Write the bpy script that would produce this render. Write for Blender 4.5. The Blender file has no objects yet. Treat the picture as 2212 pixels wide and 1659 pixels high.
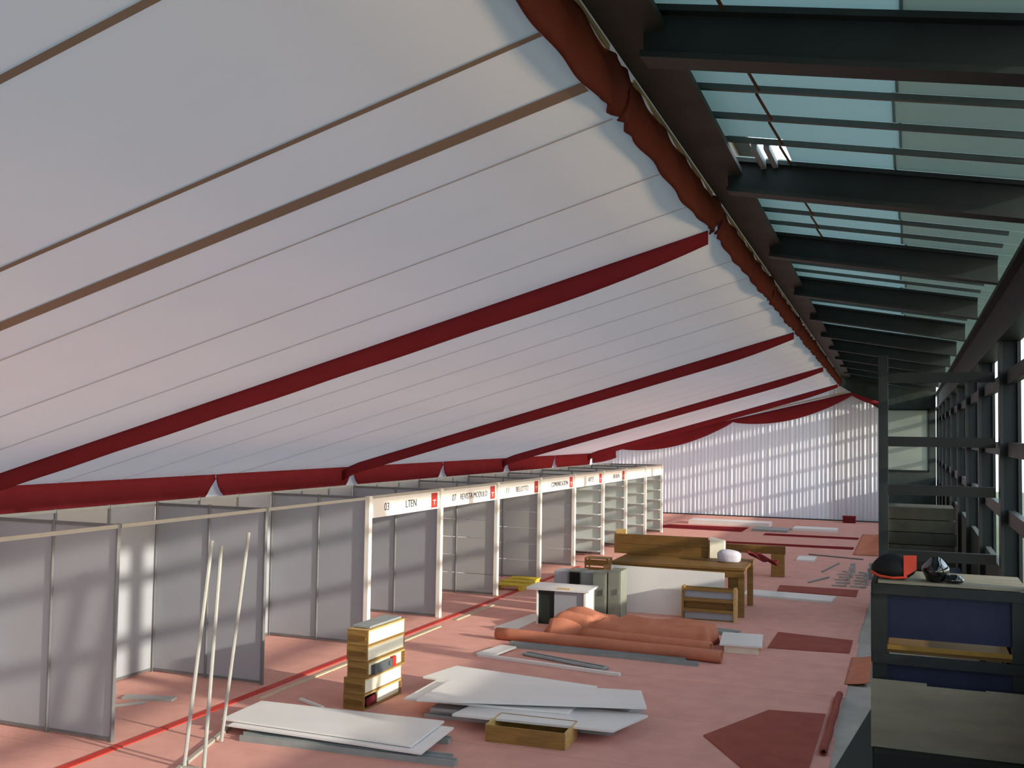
import bpy, bmesh, math, random
from mathutils import Vector, Matrix
random.seed(7)
S = bpy.context.scene
COL = S.collection

# ------------------------------------------------------------------ camera
R = ((0.93086, -0.003476, -0.36536), (0.365081, 0.049031, 0.929684), (0.014682, -0.998791, 0.04691))
EYE = (0.0, 0.0, 3.63)
cam_data = bpy.data.cameras.new('camera'); cam = bpy.data.objects.new('camera', cam_data); COL.objects.link(cam)
cam_data.sensor_fit = 'HORIZONTAL'; cam_data.sensor_width = 36.0
cam_data.lens = 36.0 * 2190.0 / 2212.0
cam_data.clip_start = 0.05; cam_data.clip_end = 400
cam.matrix_world = Matrix(((R[0][0], -R[0][1], -R[0][2], EYE[0]),
                           (R[1][0], -R[1][1], -R[1][2], EYE[1]),
                           (R[2][0], -R[2][1], -R[2][2], EYE[2]), (0, 0, 0, 1)))
S.camera = cam

# ------------------------------------------------------------------ sky, sun, exposure
SUN_DIR = Vector((-1.0, 0.165, -0.255)).normalized()
world = bpy.data.worlds.new('sky'); S.world = world; world.use_nodes = True
nt = world.node_tree; nt.nodes.clear()
wo = nt.nodes.new('ShaderNodeOutputWorld'); bg = nt.nodes.new('ShaderNodeBackground')
bg.inputs['Color'].default_value = (0.72, 0.87, 1.0, 1); bg.inputs['Strength'].default_value = 1.5   # thin bright haze
sky = nt.nodes.new('ShaderNodeTexSky'); sky.sky_type = 'NISHITA'; sky.sun_disc = False
sky.sun_elevation = math.radians(14); sky.sun_rotation = math.radians(99.4); sky.dust_density = 1.0
bg2 = nt.nodes.new('ShaderNodeBackground'); bg2.inputs['Strength'].default_value = 0.15
add = nt.nodes.new('ShaderNodeAddShader')
nt.links.new(sky.outputs[0], bg2.inputs['Color'])
nt.links.new(bg.outputs[0], add.inputs[0]); nt.links.new(bg2.outputs[0], add.inputs[1]); nt.links.new(add.outputs[0], wo.inputs[0])
sun_data = bpy.data.lights.new('sun', 'SUN'); sun = bpy.data.objects.new('sun', sun_data); COL.objects.link(sun)
sun_data.energy = 3.4; sun_data.color = (1.0, 0.92, 0.76); sun_data.angle = math.radians(1.0)
sun.rotation_euler = SUN_DIR.to_track_quat('-Z', 'Y').to_euler(); sun.location = (30, -10, 20)
S.view_settings.view_transform = 'Standard'; S.view_settings.look = 'None'
S.view_settings.gamma = 1.0; S.view_settings.use_curve_mapping = False
S.view_settings.exposure = 0.65
S.cycles.use_denoising = True
S.cycles.max_bounces = 10; S.cycles.diffuse_bounces = 6; S.cycles.transmission_bounces = 6
S.cycles.sample_clamp_indirect = 6.0

# ------------------------------------------------------------------ materials
def lin(c):
    return tuple(((v / 255.0) / 12.92 if v / 255.0 <= 0.04045 else ((v / 255.0 + 0.055) / 1.055) ** 2.4) for v in c)
MATS = {}
def mat(name, rgb, rough=0.6, var=0.08, scale=6.0, bump=0.0, bscale=60.0, metal=0.0, rnd=0.0, stretch=(1, 1, 1), spec=0.3):
    m = bpy.data.materials.new(name); m.use_nodes = True
    n = m.node_tree.nodes; l = m.node_tree.links
    b = n['Principled BSDF']; b.inputs['Roughness'].default_value = rough; b.inputs['Metallic'].default_value = metal
    b.inputs['Specular IOR Level'].default_value = spec
    tc = n.new('ShaderNodeTexCoord'); mp = n.new('ShaderNodeMapping'); mp.inputs['Scale'].default_value = stretch
    l.new(tc.outputs['Object'], mp.inputs['Vector'])
    no = n.new('ShaderNodeTexNoise'); no.inputs['Scale'].default_value = scale; no.inputs['Detail'].default_value = 4
    l.new(mp.outputs[0], no.inputs['Vector'])
    c = lin(rgb); ra = n.new('ShaderNodeValToRGB')
    ra.color_ramp.elements[0].position = 0.3; ra.color_ramp.elements[1].position = 0.7
    ra.color_ramp.elements[0].color = tuple(v * (1 - var) for v in c) + (1,)
    ra.color_ramp.elements[1].color = tuple(min(1, v * (1 + var)) for v in c) + (1,)
    l.new(no.outputs['Fac'], ra.inputs['Fac'])
    out = ra.outputs['Color']
    if rnd > 0:
        oi = n.new('ShaderNodeObjectInfo'); hs = n.new('ShaderNodeHueSaturation')
        mr = n.new('ShaderNodeMapRange'); mr.inputs['To Min'].default_value = 1 - rnd; mr.inputs['To Max'].default_value = 1 + rnd
        l.new(oi.outputs['Random'], mr.inputs['Value']); l.new(mr.outputs[0], hs.inputs['Value']); l.new(out, hs.inputs['Color'])
        out = hs.outputs['Color']
    l.new(out, b.inputs['Base Color'])
    if bump > 0:
        n2 = n.new('ShaderNodeTexNoise'); n2.inputs['Scale'].default_value = bscale; n2.inputs['Detail'].default_value = 3
        l.new(mp.outputs[0], n2.inputs['Vector'])
        bp = n.new('ShaderNodeBump'); bp.inputs['Strength'].default_value = bump; bp.inputs['Distance'].default_value = 0.02
        l.new(n2.outputs['Fac'], bp.inputs['Height']); l.new(bp.outputs[0], b.inputs['Normal'])
    MATS[name] = m
    return m
def cloth(name, rgb, trans=0.5, trgb=None, var=0.03, scale=1.5, bump=0.15, bscale=3.0):
    """thin fabric or sheet that lets daylight through: diffuse + translucent"""
    m = bpy.data.materials.new(name); m.use_nodes = True
    n = m.node_tree.nodes; l = m.node_tree.links
    n.remove(n['Principled BSDF']); o = n['Material Output']
    d = n.new('ShaderNodeBsdfDiffuse'); t = n.new('ShaderNodeBsdfTranslucent'); mx = n.new('ShaderNodeMixShader')
    mx.inputs['Fac'].default_value = trans
    tc = n.new('ShaderNodeTexCoord'); no = n.new('ShaderNodeTexNoise'); no.inputs['Scale'].default_value = scale
    l.new(tc.outputs['Object'], no.inputs['Vector'])
    c = lin(rgb); c2 = lin(trgb or rgb); ra = n.new('ShaderNodeValToRGB')
    ra.color_ramp.elements[0].color = tuple(v * (1 - var) for v in c) + (1,)
    ra.color_ramp.elements[1].color = tuple(min(1, v * (1 + var)) for v in c) + (1,)
    l.new(no.outputs['Fac'], ra.inputs['Fac']); l.new(ra.outputs['Color'], d.inputs['Color'])
    t.inputs['Color'].default_value = c2 + (1,)
    if bump > 0:
        n2 = n.new('ShaderNodeTexNoise'); n2.inputs['Scale'].default_value = bscale; n2.inputs['Detail'].default_value = 3
        l.new(tc.outputs['Object'], n2.inputs['Vector'])
        bp = n.new('ShaderNodeBump'); bp.inputs['Strength'].default_value = bump; bp.inputs['Distance'].default_value = 0.03
        l.new(n2.outputs['Fac'], bp.inputs['Height']); l.new(bp.outputs[0], d.inputs['Normal'])
    l.new(d.outputs[0], mx.inputs[1]); l.new(t.outputs[0], mx.inputs[2]); l.new(mx.outputs[0], o.inputs['Surface'])
    MATS[name] = m
    return m

cloth('liner', (232, 223, 221), 0.080, (200, 226, 238))
cloth('curtain', (214, 217, 224), 0.08, (215, 220, 230), bump=0.05)
cloth('red_cloth', (132, 46, 50), 0.06, (120, 20, 22), var=0.1, bump=0.5, bscale=5)
cloth('rust_cloth', (106, 56, 47), 0.06, (140, 40, 25), var=0.15, bump=0.6, bscale=6)
cloth('belt', (160, 140, 126), 0.10, (150, 120, 100), bump=0)
cloth('seam', (212, 204, 198), 0.12, (190, 165, 150), bump=0)
cloth('cream_hem', (205, 180, 140), 0.2, bump=0)
cloth('roof_sheet', (150, 160, 160), 0.46, (175, 196, 197), var=0.12, scale=1.2, bump=0)
cloth('roof_sheet_old', (140, 150, 145), 0.40, (165, 180, 174), var=0.15, scale=1.5, bump=0)
mat('batten_grey', (92, 102, 100), 0.6, 0.1, 4)
mat('steel_green', (38, 44, 43), 0.55, 0.2, 3)
cloth('pane', (150, 156, 146), 0.12, (160, 170, 160), bump=0)
mat('steel_dark', (25, 28, 27), 0.5, 0.2, 4)
mat('steel_rust', (66, 64, 56), 0.6, 0.25, 2)
mat('rust', (96, 58, 36), 0.8, 0.2, 20)
mat('concrete', (178, 172, 164), 0.85, 0.12, 2, 0.3, 40)
mat('carpet', (222, 166, 154), 0.95, 0.06, 3, 0.25, 220, rnd=0.03, spec=0.05)
mat('carpet_dark', (158, 88, 78), 0.95, 0.1, 3, 0.25, 200, spec=0.05)
mat('carpet_terracotta', (198, 128, 102), 0.95, 0.1, 4, 0.25, 160, spec=0.05)
mat('tape_red', (190, 60, 50), 0.6, 0.15, 5)
mat('tape_buff', (205, 190, 160), 0.6, 0.1, 9)
mat('panel', (160, 164, 172), 0.45, 0.03, 1.5, rnd=0.02)
mat('panel_warm', (170, 170, 170), 0.5, 0.03, 1.5, rnd=0.03)
mat('shelf_pale', (206, 210, 206), 0.5, 0.03, 2)
mat('board_white', (232, 230, 228), 0.3, 0.03, 2, rnd=0.03, spec=0.5)
mat('alu', (120, 122, 124), 0.45, 0.08, 6, metal=0.3)
mat('alu_light', (172, 174, 170), 0.4, 0.08, 6, metal=0.1)
mat('alu_grey', (146, 152, 152), 0.5, 0.1, 5)
mat('white_post', (240, 236, 226), 0.5, 0.03, 3)
mat('buff_rail', (170, 164, 154), 0.5, 0.05, 4)
mat('sign_white', (238, 232, 226), 0.5, 0.02, 3)
mat('sign_red', (186, 48, 38), 0.5, 0.05, 8)
mat('ink', (48, 48, 70), 0.6, 0.05, 8)
mat('wood', (146, 112, 60), 0.6, 0.2, 5, 0.15, 40, stretch=(1, 6, 6))
mat('wood_pale', (206, 170, 108), 0.6, 0.15, 6, 0.1, 40, stretch=(6, 1, 6))
mat('wood_brown', (116, 84, 40), 0.6, 0.2, 4, 0.15, 40, stretch=(1, 8, 8))
mat('plywood', (128, 122, 104), 0.7, 0.14, 2, 0.1, 30, stretch=(1, 5, 5))
mat('wood_dark', (58, 57, 46), 0.8, 0.2, 5, rnd=0.25)
mat('blue_sheet', (26, 31, 54), 0.7, 0.15, 4)
mat('yellow', (214, 186, 60), 0.6, 0.12, 7)
mat('ochre', (122, 92, 34), 0.7, 0.15, 6)
mat('black', (16, 16, 16), 0.7, 0.2, 8)
mat('black_gloss', (14, 15, 18), 0.12, 0.1, 6, spec=0.6)
mat('red_trim', (196, 62, 40), 0.6, 0.1, 8)
mat('locker', (132, 136, 124), 0.5, 0.1, 4)
mat('foam', (236, 228, 206), 0.8, 0.04, 8)
mat('lilac_cloth', (198, 194, 206), 0.9, 0.06, 5, 0.3, 20)
mat('wine_cloth', (110, 28, 34), 0.9, 0.15, 5, 0.3, 20)
mat('grey_device', (84, 90, 94), 0.4, 0.1, 10)
mat('grass', (84, 92, 66), 0.95, 0.2, 2)
mat('wall_dark', (52, 58, 53), 0.8, 0.2, 3)

# ------------------------------------------------------------------ mesh helpers
def box(bm, x0, x1, y0, y1, z0, z1, rot=None, about=None):
    v = [bm.verts.new((x, y, z)) for z in (z0, z1) for y in (y0, y1) for x in (x0, x1)]
    for f in ((0, 2, 3, 1), (4, 5, 7, 6), (0, 1, 5, 4), (2, 6, 7, 3), (0, 4, 6, 2), (1, 3, 7, 5)):
        bm.faces.new([v[i] for i in f])
    if rot:
        bmesh.ops.rotate(bm, verts=v, cent=about or ((x0 + x1) / 2, (y0 + y1) / 2, (z0 + z1) / 2), matrix=rot)
    return v
def prism(bm, pts, z0, z1):
    """polygon in plan, extruded; z0 / z1 may be lists"""
    n = len(pts)
    a = z0 if isinstance(z0, (list, tuple)) else [z0] * n
    b = z1 if isinstance(z1, (list, tuple)) else [z1] * n
    lo = [bm.verts.new((p[0], p[1], a[i])) for i, p in enumerate(pts)]
    hi = [bm.verts.new((p[0], p[1], b[i])) for i, p in enumerate(pts)]
    bm.faces.new(lo[::-1]); bm.faces.new(hi)
    for i in range(n):
        j = (i + 1) % n
        bm.faces.new((lo[i], lo[j], hi[j], hi[i]))
def tube(bm, pts, r, seg=8, caps=True):
    pts = [Vector(p) for p in pts]; rings = []
    for i, p in enumerate(pts):
        d = (pts[min(i + 1, len(pts) - 1)] - pts[max(i - 1, 0)]).normalized()
        s = d.cross(Vector((0, 0, 1)) if abs(d.z) < 0.9 else Vector((1, 0, 0))).normalized(); u = s.cross(d)
        rr = r[i] if isinstance(r, (list, tuple)) else r
        rings.append([bm.verts.new(p + (s * math.cos(2 * math.pi * k / seg) + u * math.sin(2 * math.pi * k / seg)) * rr) for k in range(seg)])
    for a, b in zip(rings, rings[1:]):
        for k in range(seg):
            bm.faces.new((a[k], a[(k + 1) % seg], b[(k + 1) % seg], b[k]))
    if caps:
        bm.faces.new(rings[0]); bm.faces.new(rings[-1][::-1])
def bar(bm, p, q, w, h):
    """rectangular bar from p to q (w sideways, h upwards)"""
    p, q = Vector(p), Vector(q); d = (q - p).normalized()
    s = d.cross(Vector((0, 0, 1)) if abs(d.z) < 0.95 else Vector((0, 1, 0))).normalized(); u = s.cross(d)
    v = [bm.verts.new(c + s * (w / 2 * i) + u * (h / 2 * j)) for c in (p, q) for j in (-1, 1) for i in (-1, 1)]
    for f in ((0, 2, 3, 1), (4, 5, 7, 6), (0, 1, 5, 4), (2, 6, 7, 3), (0, 4, 6, 2), (1, 3, 7, 5)):
        bm.faces.new([v[i] for i in f])
def grid(bm, fn, nu, nv):
    """surface fn(u, v), 0..1"""
    g = [[bm.verts.new(fn(i / nu, j / nv)) for j in range(nv + 1)] for i in range(nu + 1)]
    for i in range(nu):
        for j in range(nv):
            bm.faces.new((g[i][j], g[i + 1][j], g[i + 1][j + 1], g[i][j + 1]))
def blob(bm, c, r, seg=14, wob=0.0, flat=None, seed=1):
    rr = random.Random(seed)
    ph = [rr.uniform(0, 6.28) for _ in range(6)]
    vs = bmesh.ops.create_uvsphere(bm, u_segments=seg, v_segments=seg // 2 + 2, radius=1.0)['verts']
    for v in vs:
        p = v.co.copy()
        k = 1 + wob * (math.sin(3 * p.x + ph[0]) + math.sin(4 * p.y + ph[1]) + math.sin(5 * p.z + ph[2])) / 2
        q = Vector((p.x * r[0] * k, p.y * r[1] * k, p.z * r[2] * k))
        if flat is not None and q.z + c[2] < flat:
            q.z = flat - c[2]
        v.co = q + Vector(c)
def finish(name, bm, material, parent=None, smooth=False, solid=0.0, bevel=0.0):
    bmesh.ops.recalc_face_normals(bm, faces=bm.faces)
    if bevel > 0:
        bmesh.ops.bevel(bm, geom=list(bm.edges), offset=bevel, segments=1, affect='EDGES')
    me = bpy.data.meshes.new(name); bm.to_mesh(me); bm.free()
    me.materials.append(MATS[material])
    if smooth:
        for p in me.polygons: p.use_smooth = True
    o = bpy.data.objects.new(name, me); COL.objects.link(o)
    if parent: o.parent = parent
    if solid:
        md = o.modifiers.new('thickness', 'SOLIDIFY'); md.thickness = solid; md.offset = 0
    return o
def part(name, material, parent, build, **kw):
    bm = bmesh.new(); build(bm)
    return finish(name, bm, material, parent, **kw)
def tag(o, label, cat, group=None):
    o['label'] = label; o['category'] = cat
    if group: o['group'] = group
    return o
def thing(name, label, cat, loc=(0, 0, 0), rz=0.0, group=None):
    o = bpy.data.objects.new(name, None); COL.objects.link(o)
    o.location = loc; o.rotation_euler = (0, 0, rz); o.empty_display_size = 0.2
    return tag(o, label, cat, group)
def single(name, label, cat, material, build, loc=(0, 0, 0), rz=0.0, group=None, **kw):
    o = part(name, material, None, build, **kw); o.location = loc; o.rotation_euler = (0, 0, rz)
    return tag(o, label, cat, group)
def struct(name, label=None):
    o = bpy.data.objects.new(name, None); COL.objects.link(o); o['kind'] = 'structure'
    if label: o['label'] = label
    return o
def share(name, src, parent, loc=(0, 0, 0)):
    o = bpy.data.objects.new(name, src.data); COL.objects.link(o); o.parent = parent; o.location = loc
    return o

# ------------------------------------------------------------------ the tent geometry
SH = -0.0237                      # the tent runs slightly askew to the booths
RX, RZ, EX, EZ = -1.78, 5.85, -12.9, 2.65
SL = (RZ - EZ) / (RX - EX)
Y0, Y1 = -6.0, 46.0
def ridge_x(y): return RX + SH * y
def eave_x(y): return EX + SH * y
def liner_z(x, y): return RZ + SL * (x - SH * y - RX)

# floor -------------------------------------------------------------
floor = struct('floor', 'pink red carpet laid in strips over a concrete floor')
part('concrete_slab', 'concrete', floor, lambda b: box(b, -16, 1.3, -6.5, 49, -0.12, -0.012))
y = 3.0; k = 0
while y < 46:
    part('carpet_strip', 'carpet', floor, lambda b: box(b, -14.2, -0.86 + 0.02 * math.sin(k * 2.1), y + 0.004, min(y + 1.996, 46.05), -0.0115, 0.0))
    y += 2.0; k += 1
part('ground', 'grass', floor, lambda b: box(b, 1.3, 60, -30, 80, -0.3, -0.14))

# tent ceiling -------------------------------------------------------
tent = struct('ceiling', 'white tent lining sloping down from the steel beam to the left eave')
seams = [-6, -1.5, 1.2, 3.46, 5.2, 6.1, 6.8, 8.4, 9.7, 11.25, 12.9, 14.4, 16.1, 17.9, 20.2, 22.6, 24.5, 26.5, 28.5, 30.5, 32.4, 34.0, 36.5, 39.0, 42.0, 45.2, 46.0]
for a, b_ in zip(seams, seams[1:]):
    def fn(u, v, a=a, b_=b_):
        yy = a + (b_ - a) * u; rise = max(0.0, (v - 15 / 16) * 16); v = min(1.0, v * 16 / 15); x = eave_x(yy) + (RX - EX) * v
        sag = 0.022 * math.sin(math.pi * u) * min(1, (b_ - a) / 2) * math.sin(math.pi * min(1, v * 1.0))
        return (x, yy, liner_z(x, yy) - sag + 0.27 * rise)
    part('fabric_strip', 'liner', tent, lambda b: grid(b, fn, 6, 16), smooth=True)
def ribbon(yy, w, m, nm):
    def fn(u, v):
        y2 = yy + w * (u - 0.5); x = eave_x(y2) + (RX - EX) * v
        return (x, y2, liner_z(x, y2) - 0.012)
    part(nm, m, tent, lambda b: grid(b, fn, 1, 12))
for yy in seams[1:-1]:
    if abs(yy - 6.1) < 0.01: ribbon(yy, 0.17, 'belt', 'belt')
    elif yy in (3.46, 5.2): ribbon(yy, 0.06, 'belt', 'seam')
    elif yy in (11.25, 22.6, 34.0, 45.2): continue
    else: ribbon(yy, 0.03 if yy < 30 else 0.05, 'belt' if abs(yy - 17.9) < 0.1 else 'seam', 'seam')
def hanging(yy, drop):
    """red cloth hanging under a tent frame, with its rounded foot at the eave"""
    def fn(u, v):
        x = eave_x(yy) + (RX - EX) * v
        z = liner_z(x, yy) - 0.005
        k_ = 1 - max(0, 1 - v / 0.05) ** 2
        z -= (1 - k_) * 0.12
        d = drop * (0.55 + 0.45 * math.sin(math.pi * min(1, (1 - v) * 7 + 0.05) / 2))
        return (x, yy + 0.02 * math.sin(v * 40) * u, z - d * u)
    part('frame_drape', 'red_cloth', tent, lambda b: grid(b, fn, 3, 40), smooth=True, solid=0.03)
for yy in (-0.5, 10.95, 22.35, 33.8, 45.0):
    hanging(yy, 0.25)
# eave pelmet, pinched at every frame and half way between
pin = [0.0, 5.7, 11.4, 17.1, 22.8, 28.5, 34.2, 39.9, 45.6]
for a, b_ in zip(pin, pin[1:]):
    def fn(u, v, a=a, b_=b_):
        s = u * (b_ - a); e = min(s, b_ - a - s)
        p = max(0.0, 1 - e / 0.45)
        yy = a + s
        top = EZ + 0.02 - 0.0 * p
        bot = EZ - 0.50 + 0.42 * p ** 1.4 + 0.008 * math.sin(s * 9)
        x = eave_x(yy) + 0.08 + 0.02 * math.sin(s * 14 + v * 2) + 0.05 * p
        return (x, yy, top + (bot - top) * v)
    part('eave_pelmet', 'red_cloth', tent, lambda b: grid(b, fn, 48, 3), smooth=True, solid=0.02)
# ridge pelmet along the steel beam with its cream hem
kn = [-6, 0.8, 6.75, 11.1, 16.9, 22.6, 28.3, 34.0, 39.7, 46]
for a, b_ in zip(kn, kn[1:]):
    rr = random.Random(int(a * 10)); ph = [rr.uniform(0, 6.28) for _ in range(4)]
    def fn(u, v, a=a, b_=b_):
        s = u * (b_ - a); e = min(s, b_ - a - s); p = max(0.0, 1 - e / 0.5); yy = a + s
        top = RZ + 0.34 + 0.03 * p + 0.012 * math.sin(s * 5 + ph[0])
        bot = RZ - 0.03 - 0.03 * math.sin(math.pi * u) + 0.015 * math.sin(s * 2.3 + ph[1])
        x = ridge_x(yy) + 0.05 + 0.10 * (v if v < 0.5 else 1 - v) + 0.045 * p * math.sin(s * 17 + v * 5) + 0.012 * math.sin(s * 7 + v * 4 + ph[2])
        return (x, yy, bot + (top - bot) * v)
    part('ridge_pelmet', 'rust_cloth', tent, lambda b: grid(b, fn, 150, 6), smooth=True, solid=0.02)
    def fh(u, v, a=a, b_=b_):
        s = 0.35 + u * (b_ - a - 0.7); yy = a + s
        z = RZ + 0.33 + 0.035 * v + 0.014 * math.sin(s * 7 + ph[3]) * (1 - v)
        return (ridge_x(yy) + 0.075, yy, z)
    part('hem', 'cream_hem', tent, lambda b: grid(b, fh, 60, 1), solid=0.012)

# left wall behind the booths ----------------------------------------
wl = struct('wall_left', 'white side wall of the tent behind the booths')
for a in range(-6, 46, 4):
    def fn(u, v, a=a):
        yy = a + 4 * u
        return (eave_x(yy) - 0.05 + 0.02 * math.sin(yy * 9), yy, -0.01 + (EZ + 0.01) * v)
    part('curtain', 'curtain', wl, lambda b: grid(b, fn, 24, 2), smooth=True)
wb = struct('wall_back', 'white fabric end wall of the tent behind the camera')
def fn(u, v):
    x = eave_x(Y0) + (RX - EX) * u
    return (x, Y0, -0.01 + (liner_z(x, Y0) + 0.01) * v)
part('curtain', 'panel_warm', wb, lambda b: grid(b, fn, 12, 4))

# far gable: pleated white curtains, sunlit from the right ------------
wf = struct('wall_far', 'pleated white curtain wall closing the far end of the tent')
GX0, GX1 = eave_x(Y1), -1.05
def gable_top(x):
    return liner_z(x, Y1) if x < ridge_x(Y1) else RZ - 0.62 * (x - ridge_x(Y1))
n_c = 7
rr = random.Random(3)
for c in range(n_c):
    xa = GX0 + (GX1 - GX0) * c / n_c; xb = GX0 + (GX1 - GX0) * (c + 1) / n_c
    ph = [rr.uniform(0, 6.28) for _ in range(5)]
    def fn(u, v, xa=xa, xb=xb, ph=ph):
        x = xa + (xb - xa) * u
        fold = 0.016 * math.sin(x * 38 + 1.3 * math.sin(x * 3 + ph[0])) + 0.014 * math.sin(x * 23 + ph[1]) * math.sin(x * 2.7 + ph[2])
        k_ = 0.5 + 0.5 * math.sin(x * 1.9 + ph[3]) ** 2
        return (x, Y1 + fold * k_ * (1 - 0.35 * v), 0.03 + (gable_top(x) - 0.03) * v)
    part('curtain', 'curtain', wf, lambda b: grid(b, fn, 120, 6), smooth=True)
def swag(xa, xb, d0, dm):
    def fn(u, v):
        x = xa + (xb - xa) * u
        zt = 5.52 + (x + 2.33) * 0.238 if x < -2.33 else 5.52 - (x + 2.33) * 0.36
        d = d0 + (dm - d0) * math.sin(math.pi * u) ** 0.8
        return (x, Y1 - 0.16 - 0.05 * math.sin(math.pi * v) - 0.02 * math.sin(x * 6) * v, zt - d * v)
    part('swag', 'red_cloth', wf, lambda b: grid(b, fn, 40, 4), smooth=True, solid=0.02)
swag(-13.9, -12.75, 0.55, 0.6); swag(-12.75, -7.35, 0.10, 0.62); swag(-7.35, -2.33, 0.12, 0.60); swag(-2.33, -1.05, 0.12, 0.2)
part('hem', 'cream_hem', wf, lambda b: bar(b, (-13.0, Y1 - 0.3, 3.08), (-2.6, Y1 - 0.3, 5.52), 0.02, 0.05))
part('skirting', 'steel_green', wf, lambda b: box(b, -13.5, -1.0, Y1 - 0.06, Y1 + 0.05, 0.0, 0.045))

# steel roof over the side aisle -------------------------------------
roof = struct('ceiling_aisle', 'dark steel rafters and grey translucent roof sheets over the side aisle')
def roof_z(x): return 6.33 - 0.17 * (x + 1.4)
def lbeam(b):
    prism(b, [(ridge_x(Y0) + 0.12, Y0), (ridge_x(Y0) + 0.50, Y0), (ridge_x(49) + 0.50, 49), (ridge_x(49) + 0.12, 49)], 6.17, 6.22)
    prism(b, [(ridge_x(Y0) + 0.27, Y0), (ridge_x(Y0) + 0.35, Y0), (ridge_x(49) + 0.35, 49), (ridge_x(49) + 0.27, 49)], 6.22, 6.62)
    prism(b, [(ridge_x(Y0) - 0.3, Y0), (ridge_x(Y0) + 0.50, Y0), (ridge_x(49) + 0.50, 49), (ridge_x(49) - 0.3, 49)], 6.62, 6.67)
part('gutter_beam', 'steel_rust', roof, lbeam)
rafters = [2.1, 6.2, 9.95, 13.85, 17.9, 21.9, 25.9, 29.9, 33.9, 37.9, 41.9, 45.9]
def rafter(b, y):
    x0, x1 = -1.42 + SH * y, 1.02
    for w, za, zb in ((0.22, -0.37, -0.33), (0.05, -0.33, -0.07), (0.22, -0.07, -0.03)):
        v = [b.verts.new((x, y + s * w / 2, roof_z(x) + z)) for x in (x0, x1) for z in (za, zb) for s in (-1, 1)]
        for f in ((0, 2, 3, 1), (4, 5, 7, 6), (0, 1, 5, 4), (2, 6, 7, 3), (0, 4, 6, 2), (1, 3, 7, 5)):
            b.faces.new([v[i] for i in f])
for y in rafters:
    part('rafter', 'steel_green', roof, lambda b: rafter(b, y))
edges = [Y0] + rafters + [49.0]
def sheet(b, x0, x1, ya, yb):
    v = [b.verts.new((x, yy, roof_z(x) + z)) for z in (0.0, 0.012) for yy in (ya, yb) for x in (x0, x1)]
    for f in ((0, 2, 3, 1), (4, 5, 7, 6), (0, 1, 5, 4), (2, 6, 7, 3), (0, 4, 6, 2), (1, 3, 7, 5)):
        b.faces.new([v[i] for i in f])
for a, b_ in zip(edges, edges[1:]):
    n = 5
    for i in range(n):
        ya = a + (b_ - a) * i / n; yb = a + (b_ - a) * (i + 1) / n
        xl = ridge_x(ya) + 0.3
        gap = (abs(b_ - 9.95) < 0.01 and i == n - 1)
        mid = -0.08 + 0.05 * math.sin(i * 3 + a)
        part('roof_sheet', 'roof_sheet', roof, lambda b: sheet(b, -1.05 if gap else xl, mid, ya + 0.01, yb - 0.01))
        part('roof_sheet', 'roof_sheet_old', roof, lambda b: sheet(b, mid - 0.02, 1.3, ya + 0.01, yb - 0.01))
        if i:
            part('batten', 'batten_grey', roof, lambda b: bar(b, (xl, ya, roof_z(xl) - 0.03), (1.02, ya, roof_z(1.02) - 0.03), 0.05, 0.045))
        if a > 2 and b_ < 15:
            part('tie_rod', 'rust', roof, lambda b: tube(b, [(-1.08, ya + 0.05, roof_z(-1.08) - 0.05), (-1.05, yb - 0.05, roof_z(-1.05) - 0.05)], 0.012, 5))
part('hanger', 'alu_grey', roof, lambda b: (box(b, -1.33, -1.28, 9.2, 9.9, 6.2, 6.28), box(b, -1.22, -1.17, 9.2, 9.9, 6.2, 6.28)))
def eavebeam(b):
    box(b, 1.00, 1.26, Y0, 49, 5.46, 5.52); box(b, 1.10, 1.16, Y0, 49, 4.90, 5.46); box(b, 1.00, 1.26, Y0, 49, 4.83, 4.90)
part('edge_beam', 'steel_dark', roof, eavebeam)

# right wall: open steel side with a low clad sill --------------------
wr = struct('wall_right', 'open steel side wall with columns, rails and a clad sill')
for y in rafters:
    def icol(b, y=y):
        box(b, 1.02, 1.06, y - 0.13, y + 0.13, 0, 4.85); box(b, 1.06, 1.22, y - 0.025, y + 0.025, 0, 4.85); box(b, 1.22, 1.26, y - 0.13, y + 0.13, 0, 4.85)
    part('column', 'steel_dark', wr, icol)
for a, b_ in zip([Y0] + rafters, rafters + [49]):
    part('sill_panel', 'wall_dark', wr, lambda b: box(b, 1.10, 1.18, a + 0.13, b_ - 0.13, -0.05, 1.93))
    for z in (2.68, 3.5, 4.38):
        part('rail', 'steel_dark', wr, lambda b: box(b, 1.10, 1.18, a + 0.1, b_ - 0.1, z - 0.085, z + 0.085))

# corridor end ---------------------------------------------------------
we = struct('wall_corridor', 'dark sheet wall closing the side aisle with a pale window')
x = -1.05
while x < 1.0:
    z0, z1 = 0, 6.4
    if x < 0.75:
        part('cladding_sheet', 'wall_dark', we, lambda b: box(b, x, x + 0.3, 48.0, 48.05, 0, 2.2))
        part('cladding_sheet', 'wall_dark', we, lambda b: box(b, x, x + 0.3, 48.0, 48.05, 4.85, 6.4))
    else:
        part('cladding_sheet', 'wall_dark', we, lambda b: box(b, x, x + 0.3, 48.0, 48.05, 0, 6.4))
    x += 0.3
part('cladding_sheet', 'wall_dark', we, lambda b: box(b, -3.3, -1.05, 46.2, 46.25, 0.0, 6.7))
win = part('window_pane', 'pane', we, lambda b: box(b, -1.05, 0.75, 48.01, 48.04, 2.2, 4.85))
part('window_frame', 'steel_dark', we, lambda b: (box(b, 0.72, 0.78, 47.97, 48.0, 2.15, 4.9), box(b, -1.05, 0.78, 47.97, 48.0, 4.82, 4.9), box(b, -1.05, 0.78, 47.97, 48.0, 2.13, 2.2)))

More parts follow.
